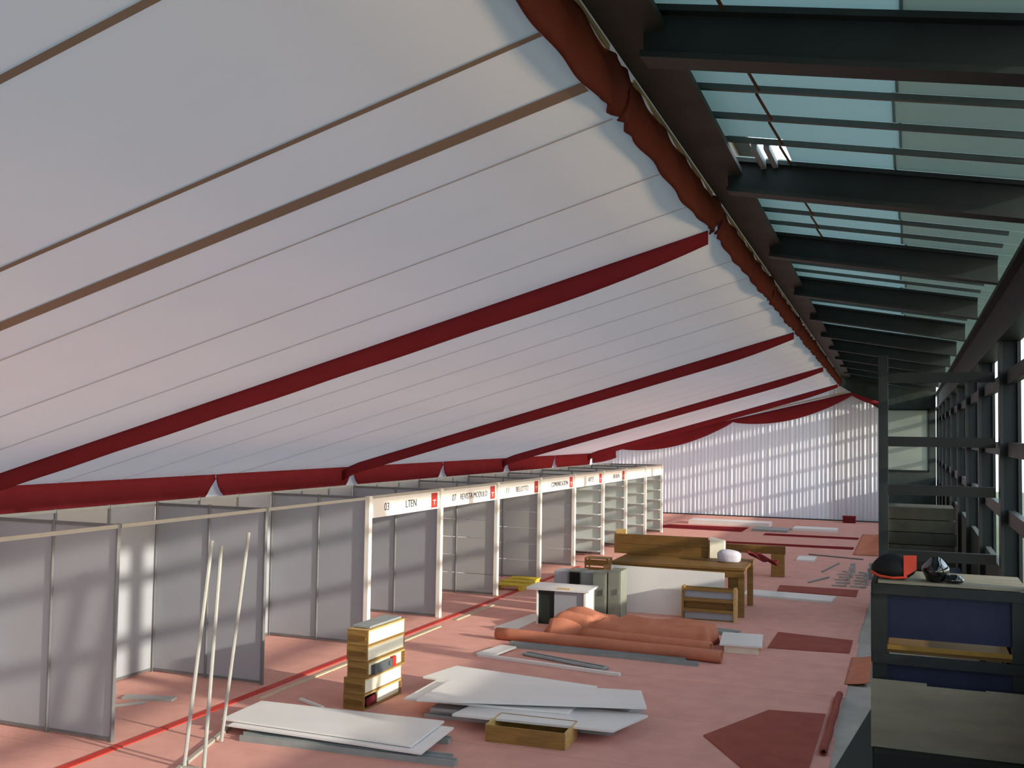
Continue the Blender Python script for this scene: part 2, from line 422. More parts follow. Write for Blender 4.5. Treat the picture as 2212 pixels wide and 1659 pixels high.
# ------------------------------------------------------------------ exhibition booths
FX, BX = -8.55, -10.5
ys = [9.35, 12.25, 15.2, 18.02, 20.95, 23.75, 26.5, 29.3, 31.9, 34.5, 37.0]
ordw = ['nearest', 'second', 'third', 'fourth', 'fifth', 'sixth', 'seventh', 'eighth', 'ninth', 'tenth', 'last']
def oct_post(b, x, y, z0, z1, r):
    pts = [(x + r * math.cos(math.pi / 8 + k * math.pi / 4), y + r * math.sin(math.pi / 8 + k * math.pi / 4)) for k in range(8)]
    prism(b, pts, z0, z1)
plabel = {0: 'nearest grey partition of the booths, cut by the left photo edge',
          1: 'second grey partition of the booths, behind the three leaning poles',
          2: 'third grey partition, with a white front post behind the crate tower',
          3: 'partition right of the first lettered sign, two plain grey panels',
          4: 'partition of horizontal boards right of the second lettered sign',
          5: 'partition of horizontal boards behind the yellow pallet',
          6: 'partition of horizontal boards just left of the first shelved one',
          7: 'shelved partition nearest the camera, first with open shelves',
          8: 'second shelved partition, above the clutter on the grey lockers',
          9: 'third shelved partition from the lockers, second farthest',
          10: 'farthest shelved partition, beside the sunlit white curtain'}
for i, y in enumerate(ys):
    t = thing('booth_partition', plabel[i], 'partition', (FX, y, 0), 0, 'booth partitions')
    if i < 2:
        part('post', 'alu', t, lambda b: oct_post(b, 0, 0, 0, 2.5, 0.026))
    else:
        part('post', 'white_post', t, lambda b: (box(b, -0.05, 0.05, -0.05, 0.05, 0, 2.5)), bevel=0.012)
    for px_ in (-0.975, -1.93):
        part('post', 'alu', t, lambda b: oct_post(b, px_, 0, 0, 2.5, 0.026))
    part('top_rail', 'alu', t, lambda b: box(b, -1.93, 0, -0.018, 0.018, 2.45, 2.49))
    part('bottom_rail', 'alu', t, lambda b: box(b, -1.93, 0, -0.018, 0.018, 0.02, 0.055))
    for x0, x1 in ((-0.95, -0.03), (-1.905, -1.0)):
        if i < 4:
            part('panel', 'panel', t, lambda b: box(b, x0, x1, -0.005, 0.005, 0.055, 2.45))
        elif i < 7:
            for j in range(6):
                part('board', 'panel_warm', t, lambda b: box(b, x0, x1, -0.012, 0.004, 0.06 + j * 0.398, 0.06 + j * 0.398 + 0.385))
        else:
            part('panel', 'shelf_pale', t, lambda b: box(b, x0, x1, -0.005, 0.005, 0.055, 2.45))
            for j in range(6):
                part('shelf', 'shelf_pale', t, lambda b: box(b, x0, x1, -0.34, -0.006, 0.12 + j * 0.36, 0.14 + j * 0.36))
    if i >= 7:
        part('post', 'alu', t, lambda b: oct_post(b, -0.97, -0.34, 0, 2.4, 0.02))
# rear walls, one per bay
bays = [6.4] + ys
for i, (a, b_) in enumerate(zip(bays, bays[1:])):
    who = 'cut off by the left photo edge' if i == 0 else 'between the %s and %s partitions' % (ordw[i - 1], ordw[i])
    t = thing('booth_rear_wall', 'pale grey rear wall of the booth ' + who, 'wall panel', (BX, a, 0), 0, 'booth rear walls')
    L = b_ - a
    for j in range(3):
        part('panel', 'panel_warm' if j % 2 else 'panel', t, lambda b: box(b, -0.005, 0.005, L * j / 3 + 0.03, L * (j + 1) / 3 - 0.03, 0.055, 2.47))
        if j:
            part('post', 'alu', t, lambda b: oct_post(b, 0, L * j / 3, 0, 2.52, 0.022))
    part('top_rail', 'alu_light', t, lambda b: box(b, -0.02, 0.02, 0.035, L - 0.035, 2.47, 2.51))
    part('bottom_rail', 'alu', t, lambda b: box(b, -0.018, 0.018, 0.035, L - 0.035, 0.02, 0.055))
# front rails and lettered fascias
def lettering(txt, size, parent, y, z, material='ink', x=0.014):
    cu = bpy.data.curves.new('lettering', 'FONT'); cu.body = txt; cu.size = size; cu.extrude = 0.001; cu.align_x = 'CENTER'; cu.align_y = 'CENTER'
    tmp = bpy.data.objects.new('tmp', cu); COL.objects.link(tmp)
    bpy.context.view_layer.update()
    me = bpy.data.meshes.new_from_object(tmp.evaluated_get(bpy.context.evaluated_depsgraph_get()))
    bpy.data.objects.remove(tmp)
    me.materials.clear(); me.materials.append(MATS[material])
    o = bpy.data.objects.new('lettering', me); COL.objects.link(o); o.parent = parent
    o.location = (x, y, z); o.rotation_euler = (math.pi / 2, 0, math.pi / 2)
    return o
texts = {3: ('03', 'LTEN'), 4: ('07', 'REVISTA MODULO'), 5: ('11', 'BELLOTTO'), 6: ('', 'COMUNICACION'), 7: ('', 'ARTES'), 8: ('', 'DIFUSION'), 9: ('', ''), 10: ('', '')}
slabel = {3: 'white booth fascia with black lettering and red square, nearest sign', 4: 'second white booth sign with a long name and red square',
          5: 'third white booth sign, above the yellow pallet', 6: 'fourth white booth sign, last one above a board partition',
          7: 'fifth white booth sign, above the first shelved partition', 8: 'sixth small white booth sign above shelves',
          9: 'seventh booth fascia, second farthest, above shelves', 10: 'farthest booth fascia beside the white curtain'}
for i, (a, b_) in enumerate(zip(bays, bays[1:])):
    L = b_ - a
    if i < 3:
        lab = ['thin buff top rail running out of the left photo edge', 'thin buff top rail between the first two partitions', 'thin buff top rail between the second and third partitions'][i]
        single('front_rail', lab, 'rail', 'buff_rail', lambda b: box(b, -0.02, 0.02, 0.03, L - 0.03 if i < 2 else L - 0.06, -0.02, 0.025), (FX, a, 2.465), 0, 'booth front rails')
        continue
    t = thing('booth_sign', slabel[i], 'sign', (FX, a, 2.12), 0, 'booth signs')
    part('sign_board', 'sign_white', t, lambda b: box(b, -0.006, 0.008, 0.06, L - 0.06, 0.0, 0.33))
    part('rail', 'buff_rail', t, lambda b: box(b, -0.02, 0.015, 0.055, L - 0.055, 0.33, 0.38))
    n_, w_ = texts[i]
    if n_ == '11':
        lettering('1', 0.19, t, 0.55, 0.16); lettering('1', 0.19, t, 0.67, 0.16)
    elif n_: lettering(n_, 0.19, t, 0.62, 0.16)
    if ' ' in w_:
        lettering(w_.split()[0], 0.17, t, L * 0.42, 0.16); lettering(w_.split()[1], 0.17, t, L * 0.67, 0.16)
    elif w_: lettering(w_, 0.17 if len(w_) > 6 else 0.19, t, L * 0.55, 0.16)
    if i < 9:
        q = part('logo', 'sign_red', t, lambda b: box(b, 0.008, 0.013, L - 0.42, L - 0.16, 0.03, 0.31))
        part('logo_mark', 'sign_white', q, lambda b: (box(b, 0.013, 0.015, L - 0.36, L - 0.22, 0.16, 0.175), box(b, 0.013, 0.015, L - 0.30, L - 0.28, 0.08, 0.16)))

# ------------------------------------------------------------------ things on the floor, left
single('floor_tape', 'bright red tape line along the booth fronts', 'tape', 'tape_red', lambda b: box(b, -0.06, 0.06, 5, 26.5, 0.0, 0.012), (-8.36, 0, 0))
for (ya, yb, lab) in ((15.4, 17.2, 'pale buff strip beside the red tape behind the crate tower'), (11.6, 14.2, 'thin buff strip beside the red tape near the leaning poles'), (17.9, 20.0, 'thin buff strip beside the red tape near the third sign')):
    single('edging_strip', lab, 'strip', 'tape_buff', lambda b: box(b, -0.03, 0.03, ya, yb, 0.0, 0.018), (-8.12, 0, 0), 0, 'buff edging strips')
fr = thing('post_frame', 'three thin metal poles leaning up from a floor rail before the booths', 'pole frame', (-7.2, 8.95, 0))
for (bx, by, tx, ty, tz) in ((0.0, 0.0, 0.24, 0.05, 2.42), (0.21, 0.06, 0.30, 0.13, 2.36), (-0.20, 0.89, 0.13, 0.85, 2.43)):
    part('pole', 'alu_light', fr, lambda b: tube(b, [(bx, by, 0.02), (tx, ty, tz)], 0.021, 8))
part('floor_rail', 'buff_rail', fr, lambda b: bar(b, (0.06, -0.3, 0.02), (-0.56, 1.7, 0.02), 0.05, 0.035))
part('floor_rail', 'buff_rail', fr, lambda b: bar(b, (0.25, 0.0, 0.02), (-0.05, -0.03, 0.02), 0.04, 0.03))

def sheet_thing(label, pts, z, th, group, tilt=None, material='board_white'):
    cx = sum(p[0] for p in pts) / 4; cy = sum(p[1] for p in pts) / 4
    loc = [(p[0] - cx, p[1] - cy) for p in pts]
    tz = tilt or [0, 0, 0, 0]
    return single('wall_panel', label, 'panel', material, lambda b: prism(b, loc, tz, [v + th for v in tz]), (cx, cy, z), 0, group)
g = 'white panels stacked near the leaning poles'
for j, (dx, dy, r_) in enumerate(((0.0, -0.02, 0.0), (0.12, -0.10, 0.0), (-0.05, 0.0, 0.0))):
    lab = ['bottom white panel of the left stack', 'middle white panel of the left stack, its corner sticking out', 'top white panel of the left stack, near the crate tower'][j]
    P = [(-7.62 + dx, 10.2 + dy), (-5.08 + dx, 10.18 + dy), (-5.16 + dx, 11.2 + dy), (-7.66 + dx, 11.05 + dy)]
    sheet_thing(lab, P, 0.075 + 0.03 * j, 0.022, g)
for j, (p, q, lab) in enumerate((((-7.25, 10.02), (-4.60, 10.20), 'grey metal profile foremost under the left panel stack'),
                               ((-7.30, 10.16), (-4.70, 10.32), 'grey metal profile second under the left panel stack'),
                               ((-7.40, 10.75), (-5.0, 10.9), 'grey metal profile hidden deep under the left panel stack'))):
    m_ = ((p[0] + q[0]) / 2, (p[1] + q[1]) / 2); an = math.atan2(q[1] - p[1], q[0] - p[0]); L = math.dist(p, q)
    t = thing('metal_profile', lab, 'profile', (m_[0], m_[1], 0), an, 'grey profiles under the left panels')
    part('web', 'alu_grey', t, lambda b: box(b, -L / 2, L / 2, -0.05, 0.05, 0.0, 0.05))
    part('lip', 'alu_grey', t, lambda b: (box(b, -L / 2, L / 2, -0.05, -0.03, 0.05, 0.07), box(b, -L / 2, L / 2, 0.03, 0.05, 0.05, 0.07)))
single('offcut', 'thin white offcut lying behind the left panel stack', 'offcut', 'board_white', lambda b: bar(b, (-0.25, 0.12, 0.02), (0.25, -0.12, 0.02), 0.05, 0.03), (-7.35, 11.65, 0))
single('offcut', 'small pale offcut on the carpet inside the second booth', 'offcut', 'panel_warm', lambda b: box(b, -0.35, 0.35, -0.08, 0.08, 0.0, 0.03), (-9.45, 11.0, 0), 0.25)
single('offcut', 'thin pale stick on the carpet beside the nearest partition', 'offcut', 'panel_warm', lambda b: box(b, -0.4, 0.4, -0.02, 0.02, 0.0, 0.03), (-9.6, 10.5, 0), 0.9)

# tower of five crates
for j in range(5):
    lab = ['bottom crate of the tower, with red scraps in its open side', 'second crate from the bottom of the tower, white inside',
           'middle crate of the tower, holding a dark grey device', 'second crate from the top of the tower, white inside', 'top crate of the tower, with a grey lid'][j]
    off = [(-0.02, -0.02), (-0.01, -0.03), (0.02, 0.0), (0.0, 0.01), (0.0, 0.02)][j]
    t = thing('wooden_crate', lab, 'crate', (-6.70 + off[0], 12.19 + off[1], 0.205 * j), -0.02, 'crates of the tower')
    h = 0.2; a, c = 0.155, 0.5
    part('board', 'wood', t, lambda b: box(b, -a, a, -c, -c + 0.02, 0.0, h))
    part('board', 'wood', t, lambda b: box(b, -a, a, c - 0.02, c, 0.0, h))
    part('board', 'wood', t, lambda b: box(b, -a, a, -c + 0.02, c - 0.02, 0.0, 0.02))
    part('board', 'wood_pale', t, lambda b: box(b, -a, a, -c + 0.02, c - 0.02, h - 0.02, h))
    part('back_board', 'wood', t, lambda b: box(b, -a, -a + 0.015, -c + 0.02, c - 0.02, 0.02, h - 0.02))
    part('cleat', 'wood_brown', t, lambda b: box(b, -a + 0.03, a - 0.03, -c - 0.02, -c, 0.07, 0.12))
    if j in (1, 3, 4): part('liner', 'foam', t, lambda b: box(b, a - 0.03, a - 0.004, -c + 0.022, c - 0.022, 0.021, h - 0.021))
    if j == 2:
        part('liner', 'foam', t, lambda b: box(b, a - 0.08, a - 0.05, -c + 0.025, c - 0.025, 0.022, h - 0.022))
        d = single('device', 'dark grey device with a red end, in the middle crate of the tower', 'device', 'grey_device', lambda b: (box(b, -0.015, 0.035, -0.3, 0.18, 0.0, 0.12), tube(b, [(0.035, 0.1, 0.07), (0.05, 0.1, 0.07)], 0.03, 10)), (-6.70 + 0.145, 12.15, 0.205 * 2 + 0.021))
        single('red_block', 'small red block beside the grey device in the crate tower', 'block', 'sign_red', lambda b: box(b, -0.012, 0.028, -0.05, 0.05, 0.0, 0.13), (-6.70 + 0.145, 12.40, 0.205 * 2 + 0.021))
    if j == 0:
        part('liner', 'foam', t, lambda b: box(b, a - 0.06, a - 0.03, -0.1, c - 0.025, 0.022, h - 0.022))
        single('red_scrap', 'crumpled red scrap in the bottom crate of the tower', 'scrap', 'wine_cloth', lambda b: blob(b, (0, 0, 0.06), (0.03, 0.12, 0.06), 10, 0.3, 0.0), (-6.70 + 0.1, 11.9, 0.021), smooth=True)
single('lid', 'grey lid lying on the top crate of the tower', 'lid', 'alu_grey', lambda b: box(b, -0.14, 0.12, -0.4, 0.45, 0.0, 0.025), (-6.70, 12.21, 1.0305), -0.02)

# big pile of white panels
g = 'white panels in the big pile'
pile = [([(-5.75, 11.75), (-3.35, 11.95), (-3.3, 12.85), (-5.7, 12.8)], 0.00, 'lowest board of the big white pile', 'panel_warm'),
        ([(-5.70, 11.80), (-3.30, 12.0), (-3.2, 12.95), (-5.6, 12.9)], 0.045, 'second lowest board of the big white pile', 'panel_warm'),
        ([(-5.66, 11.74), (-3.38, 11.88), (-3.3, 12.8), (-5.66, 12.8)], 0.09, 'third board from the floor in the big white pile', 'panel_warm'),
        ([(-5.20, 11.40), (-3.22, 11.55), (-3.0, 12.35), (-5.1, 12.35)], 0.16, 'white panel of the big pile jutting out over the wooden tray', 'board_white'),
        ([(-6.02, 11.72), (-3.9, 11.95), (-3.9, 12.9), (-6.05, 12.75)], 0.19, 'white panel of the big pile with its left corner sticking out', 'board_white'),
        ([(-6.25, 12.72), (-3.95, 12.60), (-3.90, 13.22), (-6.1, 13.5)], 0.22, 'white panel lying at the back of the big pile', 'board_white'),
        ([(-5.74, 11.52), (-3.02, 12.36), (-3.28, 13.12), (-5.78, 12.62)], 0.25, 'topmost white panel of the big pile', 'board_white')]
for P, z, lab, m_ in pile:
    sheet_thing(lab, P, z, 0.028 if z > 0.1 else 0.04, g, material=m_)
# wooden tray
t = thing('wooden_tray', 'open wooden tray in front of the big white panel pile', 'tray', (-4.18, 11.44, 0), 0.04)
part('base', 'wood', t, lambda b: box(b, -0.48, 0.48, -0.27, 0.27, 0.0, 0.015))
for s in (-1, 1):
    part('side', 'wood', t, lambda b: box(b, -0.48, 0.48, s * 0.27 - 0.012, s * 0.27 + 0.012, 0.0, 0.19))
    part('end', 'wood_pale', t, lambda b: box(b, s * 0.48 - 0.012, s * 0.48 + 0.012, -0.258, 0.258, 0.0, 0.19))

# frame pieces, bars, rolls behind the pile
t = thing('corner_frame', 'white L shaped frame lying flat behind the big white pile', 'frame', (-6.35, 15.25, 0))
part('short_board', 'board_white', t, lambda b: prism(b, [(-0.2, 0.0), (0.12, -0.05), (0.22, 0.72), (-0.05, 0.74)], 0.02, 0.05))
part('long_strip', 'board_white', t, lambda b: bar(b, (-0.15, -0.02, 0.025), (2.3, -0.36, 0.025), 0.07, 0.045))
t = thing('grey_bar', 'short thick grey bar beside the white L shaped frame', 'bar', (-5.1, 15.42, 0), -0.31)
part('body', 'alu_grey', t, lambda b: box(b, -0.8, 0.8, -0.09, 0.09, 0.0, 0.05), bevel=0.02)
part('groove', 'steel_green', t, lambda b: box(b, -0.75, 0.75, -0.012, 0.012, 0.05, 0.054))
for j, (p, q, lab) in enumerate((((-6.36, 16.28), (-3.35, 16.22), 'long grey rail in front of the terracotta carpet roll, rear one'), ((-6.2, 16.14), (-3.1, 16.08), 'long grey rail in front of the terracotta carpet roll, front one'))):
    m_ = ((p[0] + q[0]) / 2, (p[1] + q[1]) / 2); an = math.atan2(q[1] - p[1], q[0] - p[0]); L = math.dist(p, q)
    t = thing('metal_profile', lab, 'profile', (m_[0], m_[1], 0), an, 'long grey rails')
    part('web', 'alu_grey', t, lambda b: box(b, -L / 2, L / 2, -0.055, 0.055, 0.0, 0.04))
    part('lip', 'alu_grey', t, lambda b: (box(b, -L / 2, L / 2, -0.055, -0.04, 0.04, 0.06), box(b, -L / 2, L / 2, 0.04, 0.055, 0.04, 0.06)))
def roll(name, label, p, q, r, mat_, group=None):
    p = Vector(p); q = Vector(q); L = (q - p).length; an = math.atan2(q.y - p.y, q.x - p.x)
    t = thing(name, label, 'carpet roll', ((p.x + q.x) / 2, (p.y + q.y) / 2, p.z), an, group)
    def spiral(b):
        n = 46; prof = []
        for k in range(n + 1):
            th = k / n * 2 * math.pi * 2.4; rr_ = r * (1 - 0.22 * k / n)
            prof.append((rr_ * math.cos(th - 0.9), r + rr_ * math.sin(th - 0.9)))
        def fn(u, v):
            i = min(n, round(v * n)); w = 0.012 * math.sin(u * 17) * r / 0.1
            return (-L / 2 + L * u, prof[i][0] + w, prof[i][1])
        grid(b, fn, 14, n)
    part('carpet', mat_, t, spiral, smooth=True, solid=0.012)
    part('core', 'black', t, lambda b: tube(b, [(-L / 2 + 0.04, 0, r), (L / 2 - 0.04, 0, r)], r * 0.35, 10))
    return t
roll('carpet_roll', 'long terracotta carpet roll lying across the floor', (-6.75, 16.62, 0), (-2.80, 16.42, 0), 0.1, 'carpet_terracotta')
roll('carpet_roll', 'shorter carpet roll on top, its curled end by the white box', (-5.3, 16.95, 0.04), (-3.02, 16.72, 0.04), 0.11, 'carpet_terracotta')
def heap(b):
    nx, ny = 70, 26
    def fn(u, v):
        x = -1.55 + 3.0 * u; yy = -0.5 + 1.05 * v
        env = min(1, u / 0.08) ** 0.6 * min(1, (1 - u) / 0.02) * min(1, v / 0.10) ** 0.6 * min(1, (1 - v) / 0.08)
        hgt = 0.37 - 0.05 * u + 0.05 * math.exp(-((u - 0.17) / 0.09) ** 2) - 0.09 * math.exp(-((u - 0.30 - 0.12 * v) / 0.025) ** 2) - 0.14 * max(0, 1 - u / 0.12)
        fold = 0.018 * math.sin(11 * v + 5 * u) + 0.02 * math.sin(19 * u + 6 * v) + 0.05 * max(0, 1 - abs((v - 0.25) - (u - 0.35) * 0.7) / 0.06)
        return (x + 0.04 * math.sin(9 * v), yy + 0.06 * math.sin(9 * u) - 0.10 * u, max(0.012, env * (hgt + fold)))
    grid(b, fn, nx, ny)
t = thing('carpet_heap', 'crumpled terracotta carpet heaped beyond the long roll', 'carpet', (-4.6, 17.62, 0))
part('fold', 'carpet_terracotta', t, heap, smooth=True, solid=0.015)
part('flap', 'carpet_terracotta', t, lambda b: grid(b, lambda u, v: (-1.35 + 0.95 * u, -0.45 - 0.22 * v * (1 - 0.5 * u) + 0.05 * u, 0.33 - 0.26 * v ** 1.3 + 0.05 * math.sin(6 * u) - 0.1 * u), 12, 8), smooth=True, solid=0.014)
single('board', 'pale board lying under the end of the white desk', 'board', 'board_white', lambda b: prism(b, [(-0.42, -0.85), (0.04, -0.9), (0.06, 0.7), (-0.25, 0.75)], 0.0, 0.02), (-6.75, 18.35, 0))
t = thing('white_box', 'cream white box lying at the end of the carpet rolls', 'box', (-2.70, 17.72, 0), 0.12)
part('body', 'foam', t, lambda b: box(b, -0.26, 0.30, -0.45, 0.42, 0.0, 0.12))
part('lid', 'board_white', t, lambda b: box(b, -0.33, 0.36, -0.5, 0.55, 0.12, 0.15))
part('slat', 'wood_pale', t, lambda b: box(b, 0.30, 0.33, -0.2, 0.35, 0.02, 0.10))
for j, (p, q) in enumerate((((-4.7, 19.3), (-2.9, 18.9)), ((-4.6, 19.12), (-3.0, 18.72)))):
    single('metal_profile', ['dark grey profile behind the carpet heap, rear one', 'dark grey profile behind the carpet heap, front one'][j], 'profile', 'alu_grey', lambda b: bar(b, (p[0] + 3.8, p[1] - 19, 0.035), (q[0] + 3.8, q[1] - 19, 0.035), 0.13, 0.06), (-3.8, 19, 0), 0, 'profiles behind the carpet heap')

# white desk, shade of its open side painted dark
t = thing('desk', 'white desk with a dark open side, by the carpet heap', 'desk', (-6.1, 18.55, 0), 0.04)
part('top', 'board_white', t, lambda b: box(b, -0.72, 0.50, -0.30, 0.45, 0.64, 0.68))
part('side_panel', 'steel_green', t, lambda b: box(b, -0.50, -0.18, -0.22, -0.20, 0.0, 0.64))  # dark sheet across the open side, painting the shade inside the desk
part('side_panel', 'white_post', t, lambda b: box(b, -0.53, -0.50, -0.26, 0.40, 0.0, 0.64))
part('front_panel', 'panel', t, lambda b: box(b, -0.18, 0.40, -0.24, -0.21, 0.0, 0.64))
part('side_panel', 'white_post', t, lambda b: box(b, 0.40, 0.44, -0.27, 0.40, 0.0, 0.64))
part('back_panel', 'panel', t, lambda b: box(b, -0.50, 0.40, 0.36, 0.39, 0.0, 0.64))
single('tape_patch', 'brown tape patch on the edge of the white desk top', 'tape', 'wood_pale', lambda b: box(b, -0.13, 0.13, -0.05, 0.05, 0.0, 0.012), (-6.08, 18.3, 0.681), 0.04)

# grey lockers
for j, (x0, x1, y0, h, m_, lab) in enumerate(((-6.78, -6.47, 19.75, 0.80, 'panel', 'pale flat carton at the left of the grey lockers'),
                                          (-6.45, -6.20, 19.7, 0.84, 'locker', 'grey locker with a black opening'),
                                          (-6.18, -5.88, 19.65, 0.82, 'alu_grey', 'blue grey locker in the middle of the group'),
                                          (-5.86, -5.58, 19.4, 0.87, 'locker', 'tall olive grey locker behind the white desk'),
                                          (-5.56, -5.30, 19.45, 0.92, 'locker', 'tallest olive grey locker, against the white counter panel'))):
    t = thing('locker', lab, 'locker', ((x0 + x1) / 2, y0, 0), 0, 'grey lockers')
    w = (x1 - x0) / 2
    part('body', m_, t, lambda b: box(b, -w, w, 0.02, 0.5, 0, h))
    part('door', 'black' if j == 1 else m_, t, lambda b: box(b, -w + 0.02, w - 0.02, 0.0, 0.018, 0.04, h - 0.03))
    if j > 1: part('handle', 'alu', t, lambda b: box(b, w - 0.07, w - 0.05, -0.02, 0.0, h * 0.5, h * 0.5 + 0.12))
# clutter behind the lockers
single('red_cloth_scrap', 'red cloth scrap on the floor behind the lockers', 'cloth', 'red_cloth', lambda b: blob(b, (0, 0, 0.08), (0.35, 0.3, 0.16), 14, 0.3, 0.0, 4), (-7.2, 23.3, 0.0), smooth=True)
for j, (x, y, w, h, m_, lab) in enumerate(((-7.15, 24.2, 0.3, 0.55, 'wood', 'small wooden crate behind the lockers, left one'), (-6.5, 23.2, 0.22, 0.5, 'wood_brown', 'small brown crate behind the lockers, middle one'), (-6.2, 24.2, 0.28, 0.62, 'wood_pale', 'small pale crate behind the lockers, right one'))):
    t = thing('small_crate', lab, 'crate', (x, y, 0), 0.3 * j, 'small crates behind the lockers')
    for k in range(3):
        part('slat', m_, t, lambda b: box(b, -w, w, -0.2, -0.18, h * k / 3 + 0.02, h * (k + 1) / 3 - 0.02))
        part('slat', m_, t, lambda b: box(b, w - 0.02, w, -0.18, 0.2, h * k / 3 + 0.02, h * (k + 1) / 3 - 0.02))
    for xx, y2 in ((-w, -0.18), (w - 0.05, -0.18), (-w, 0.15), (w - 0.05, 0.15)):
        part('post', m_, t, lambda b: box(b, xx, xx + 0.03, y2, y2 + 0.03, 0, h))
    part('lid', m_, t, lambda b: box(b, -w, w, -0.2, 0.2, h, h + 0.02))
single('foam_block', 'small bright foam block on the pale crate left of the brown planks', 'foam', 'foam', lambda b: blob(b, (0, 0, 0.12), (0.09, 0.1, 0.13), 12, 0.12, 0.0, 2), (-6.2, 24.2, 0.642))

# wooden workbench with white panel
t = thing('workbench', 'long brown wooden workbench with plank top', 'workbench', (-4.4, 20.55, 0), 0.03)
for k in range(5):
    part('plank', 'wood_brown', t, lambda b: box(b, -1.38, 1.34, 0.0 + k * 0.34, 0.33 + k * 0.34, 0.93, 0.98))
part('apron', 'wood_brown', t, lambda b: box(b, -1.36, 1.32, 0.02, 0.05, 0.78, 0.93))
for x_, y_ in ((-1.3, 0.08), (1.26, 0.08), (-1.3, 1.6), (1.26, 1.6)):
    part('leg', 'wood', t, lambda b: box(b, x_ - 0.06, x_ + 0.06, y_ - 0.04, y_ + 0.04, 0, 0.93))
part('brace', 'wood_brown', t, lambda b: box(b, 1.0, 1.2, 0.05, 0.10, 0.55, 0.78))
single('wall_panel', 'large white panel leaning against the front of the workbench', 'panel', 'board_white', lambda b: prism(b, [(-1.17, -0.10), (1.12, -0.02), (1.12, 0.02), (-1.17, -0.06)], [0.0] * 4, [0.93, 0.90, 0.90, 0.93]), (-4.55, 20.36, 0))
# planks standing on the bench
for k, (dz, lab) in enumerate(((0.0, 'lower brown plank on edge upon the workbench'), (0.215, 'upper brown plank on edge upon the workbench'))):
    single('plank', lab, 'plank', 'wood_brown', lambda b: box(b, -1.03, 1.03, -0.04, 0.04, 0.0, 0.21), (-5.08, 21.95, 0.985 + dz), 0.03, 'planks on edge')
single('block', 'small wooden block standing on the brown planks', 'block', 'wood_pale', lambda b: box(b, -0.12, 0.10, -0.035, 0.035, 0, 0.10), (-5.95, 21.93, 1.412), 0.03)
# slatted crate in front
t = thing('slatted_crate', 'wooden crate of three tiers in front of the workbench', 'crate', (-3.68, 20.02, 0), 0.04)
for k in range(3):
    z = 0.205 * k
    part('slat', 'wood', t, lambda b: box(b, -0.48, 0.48, -0.01, 0.01, z + 0.155, z + 0.205))
    part('slat', 'wood_brown' if k == 1 else 'panel', t, lambda b: box(b, -0.47, 0.47, 0.03, 0.045, z + 0.02, z + 0.155))
    part('floor_board', 'wood', t, lambda b: box(b, -0.48, 0.48, 0.0, 0.22, z + 0.0, z + 0.015))
part('post', 'wood', t, lambda b: box(b, -0.52, -0.48, -0.015, 0.22, 0, 0.64))
part('post', 'wood_pale', t, lambda b: box(b, 0.48, 0.53, -0.015, 0.22, 0, 0.64))
part('back_board', 'wood', t, lambda b: box(b, -0.48, 0.48, 0.22, 0.235, 0, 0.62))

# second bench with cloths, farther back
t = thing('trestle_bench', 'second brown bench behind the workbench, with a bulky end block', 'bench', (-4.1, 27.0, 0), 0.06)
part('beam', 'wood_brown', t, lambda b: box(b, -0.95, 1.1, -0.12, 0.12, 0.58, 0.78))
part('end_block', 'wood', t, lambda b: box(b, 0.75, 1.08, -0.15, 0.15, 0.0, 0.58))
part('leg', 'wood', t, lambda b: (box(b, -0.85, -0.75, -0.1, 0.1, 0.0, 0.58)))
single('foam_block', 'bright white foam slab standing right of the planks on the workbench', 'foam', 'foam', lambda b: prism(b, [(-0.15, -0.08), (0.15, -0.06), (0.17, 0.07), (-0.14, 0.08)], 0.0, [0.42, 0.36, 0.38, 0.44]), (-3.86, 22.0, 0.985), 0.1)
single('cloth_bundle', 'lilac white cloth bundle on the right end of the workbench', 'cloth', 'lilac_cloth', lambda b: blob(b, (0, 0, 0.1), (0.26, 0.2, 0.17), 18, 0.14, 0.0, 5), (-3.52, 21.5, 0.985), smooth=True)
single('cloth_bundle', 'dark red cloth hanging off the end of the workbench', 'cloth', 'wine_cloth', lambda b: grid(b, lambda u, v: (0.62 * u, 0.12 * math.sin(5 * u) + 0.3 * (v - 0.5), 0.18 - 0.18 * u ** 0.7 + 0.05 * math.sin(9 * u + 5 * v)), 16, 8), (-3.18, 21.75, 0.995), smooth=True, solid=0.02)
# yellow pallet
t = thing('pallet', 'small yellow pallet on the carpet between two booth posts', 'pallet', (-8.62, 22.5, 0), 0.05)
for k in range(3):
    part('slat', 'yellow', t, lambda b: box(b, -0.35, 0.35, -0.75 + k * 0.55, -0.42 + k * 0.55, 0.1, 0.13))
for k in range(2):
    part('runner', 'yellow', t, lambda b: box(b, -0.33 + k * 0.58, -0.25 + k * 0.58, -0.75, 0.68, 0.0, 0.1))

# carpet pieces and boards on the open floor, right
single('white_plank', 'long white plank lying alone on the carpet right of the workbench', 'plank', 'board_white', lambda b: box(b, -0.98, 0.98, -0.40, 0.40, 0.0, 0.05), (-2.56, 23.72, 0), -0.08)
def patch(label, pts, material='carpet_dark', z=0.0, curl=None):
    cx = sum(p[0] for p in pts) / len(pts); cy = sum(p[1] for p in pts) / len(pts)
    return single('carpet_piece', label, 'carpet', material, lambda b: prism(b, [(p[0] - cx, p[1] - cy) for p in pts], 0.0, 0.014), (cx, cy, z), 0, 'dark red carpet pieces')
patch('dark red carpet piece at the bottom edge, nearest the camera', [(-2.33, 12.41), (-1.25, 10.6), (-1.04, 11.2), (-1.04, 14.0), (-1.75, 13.89)])
patch('dark red carpet strip in the middle, beside the concrete edge', [(-2.28, 17.9), (-0.96, 18.05), (-0.96, 19.2), (-2.28, 19.4)])
patch('dark red carpet strip behind the lone white plank', [(-2.9, 24.5), (-1.15, 24.4), (-1.15, 25.5), (-2.95, 25.45)])
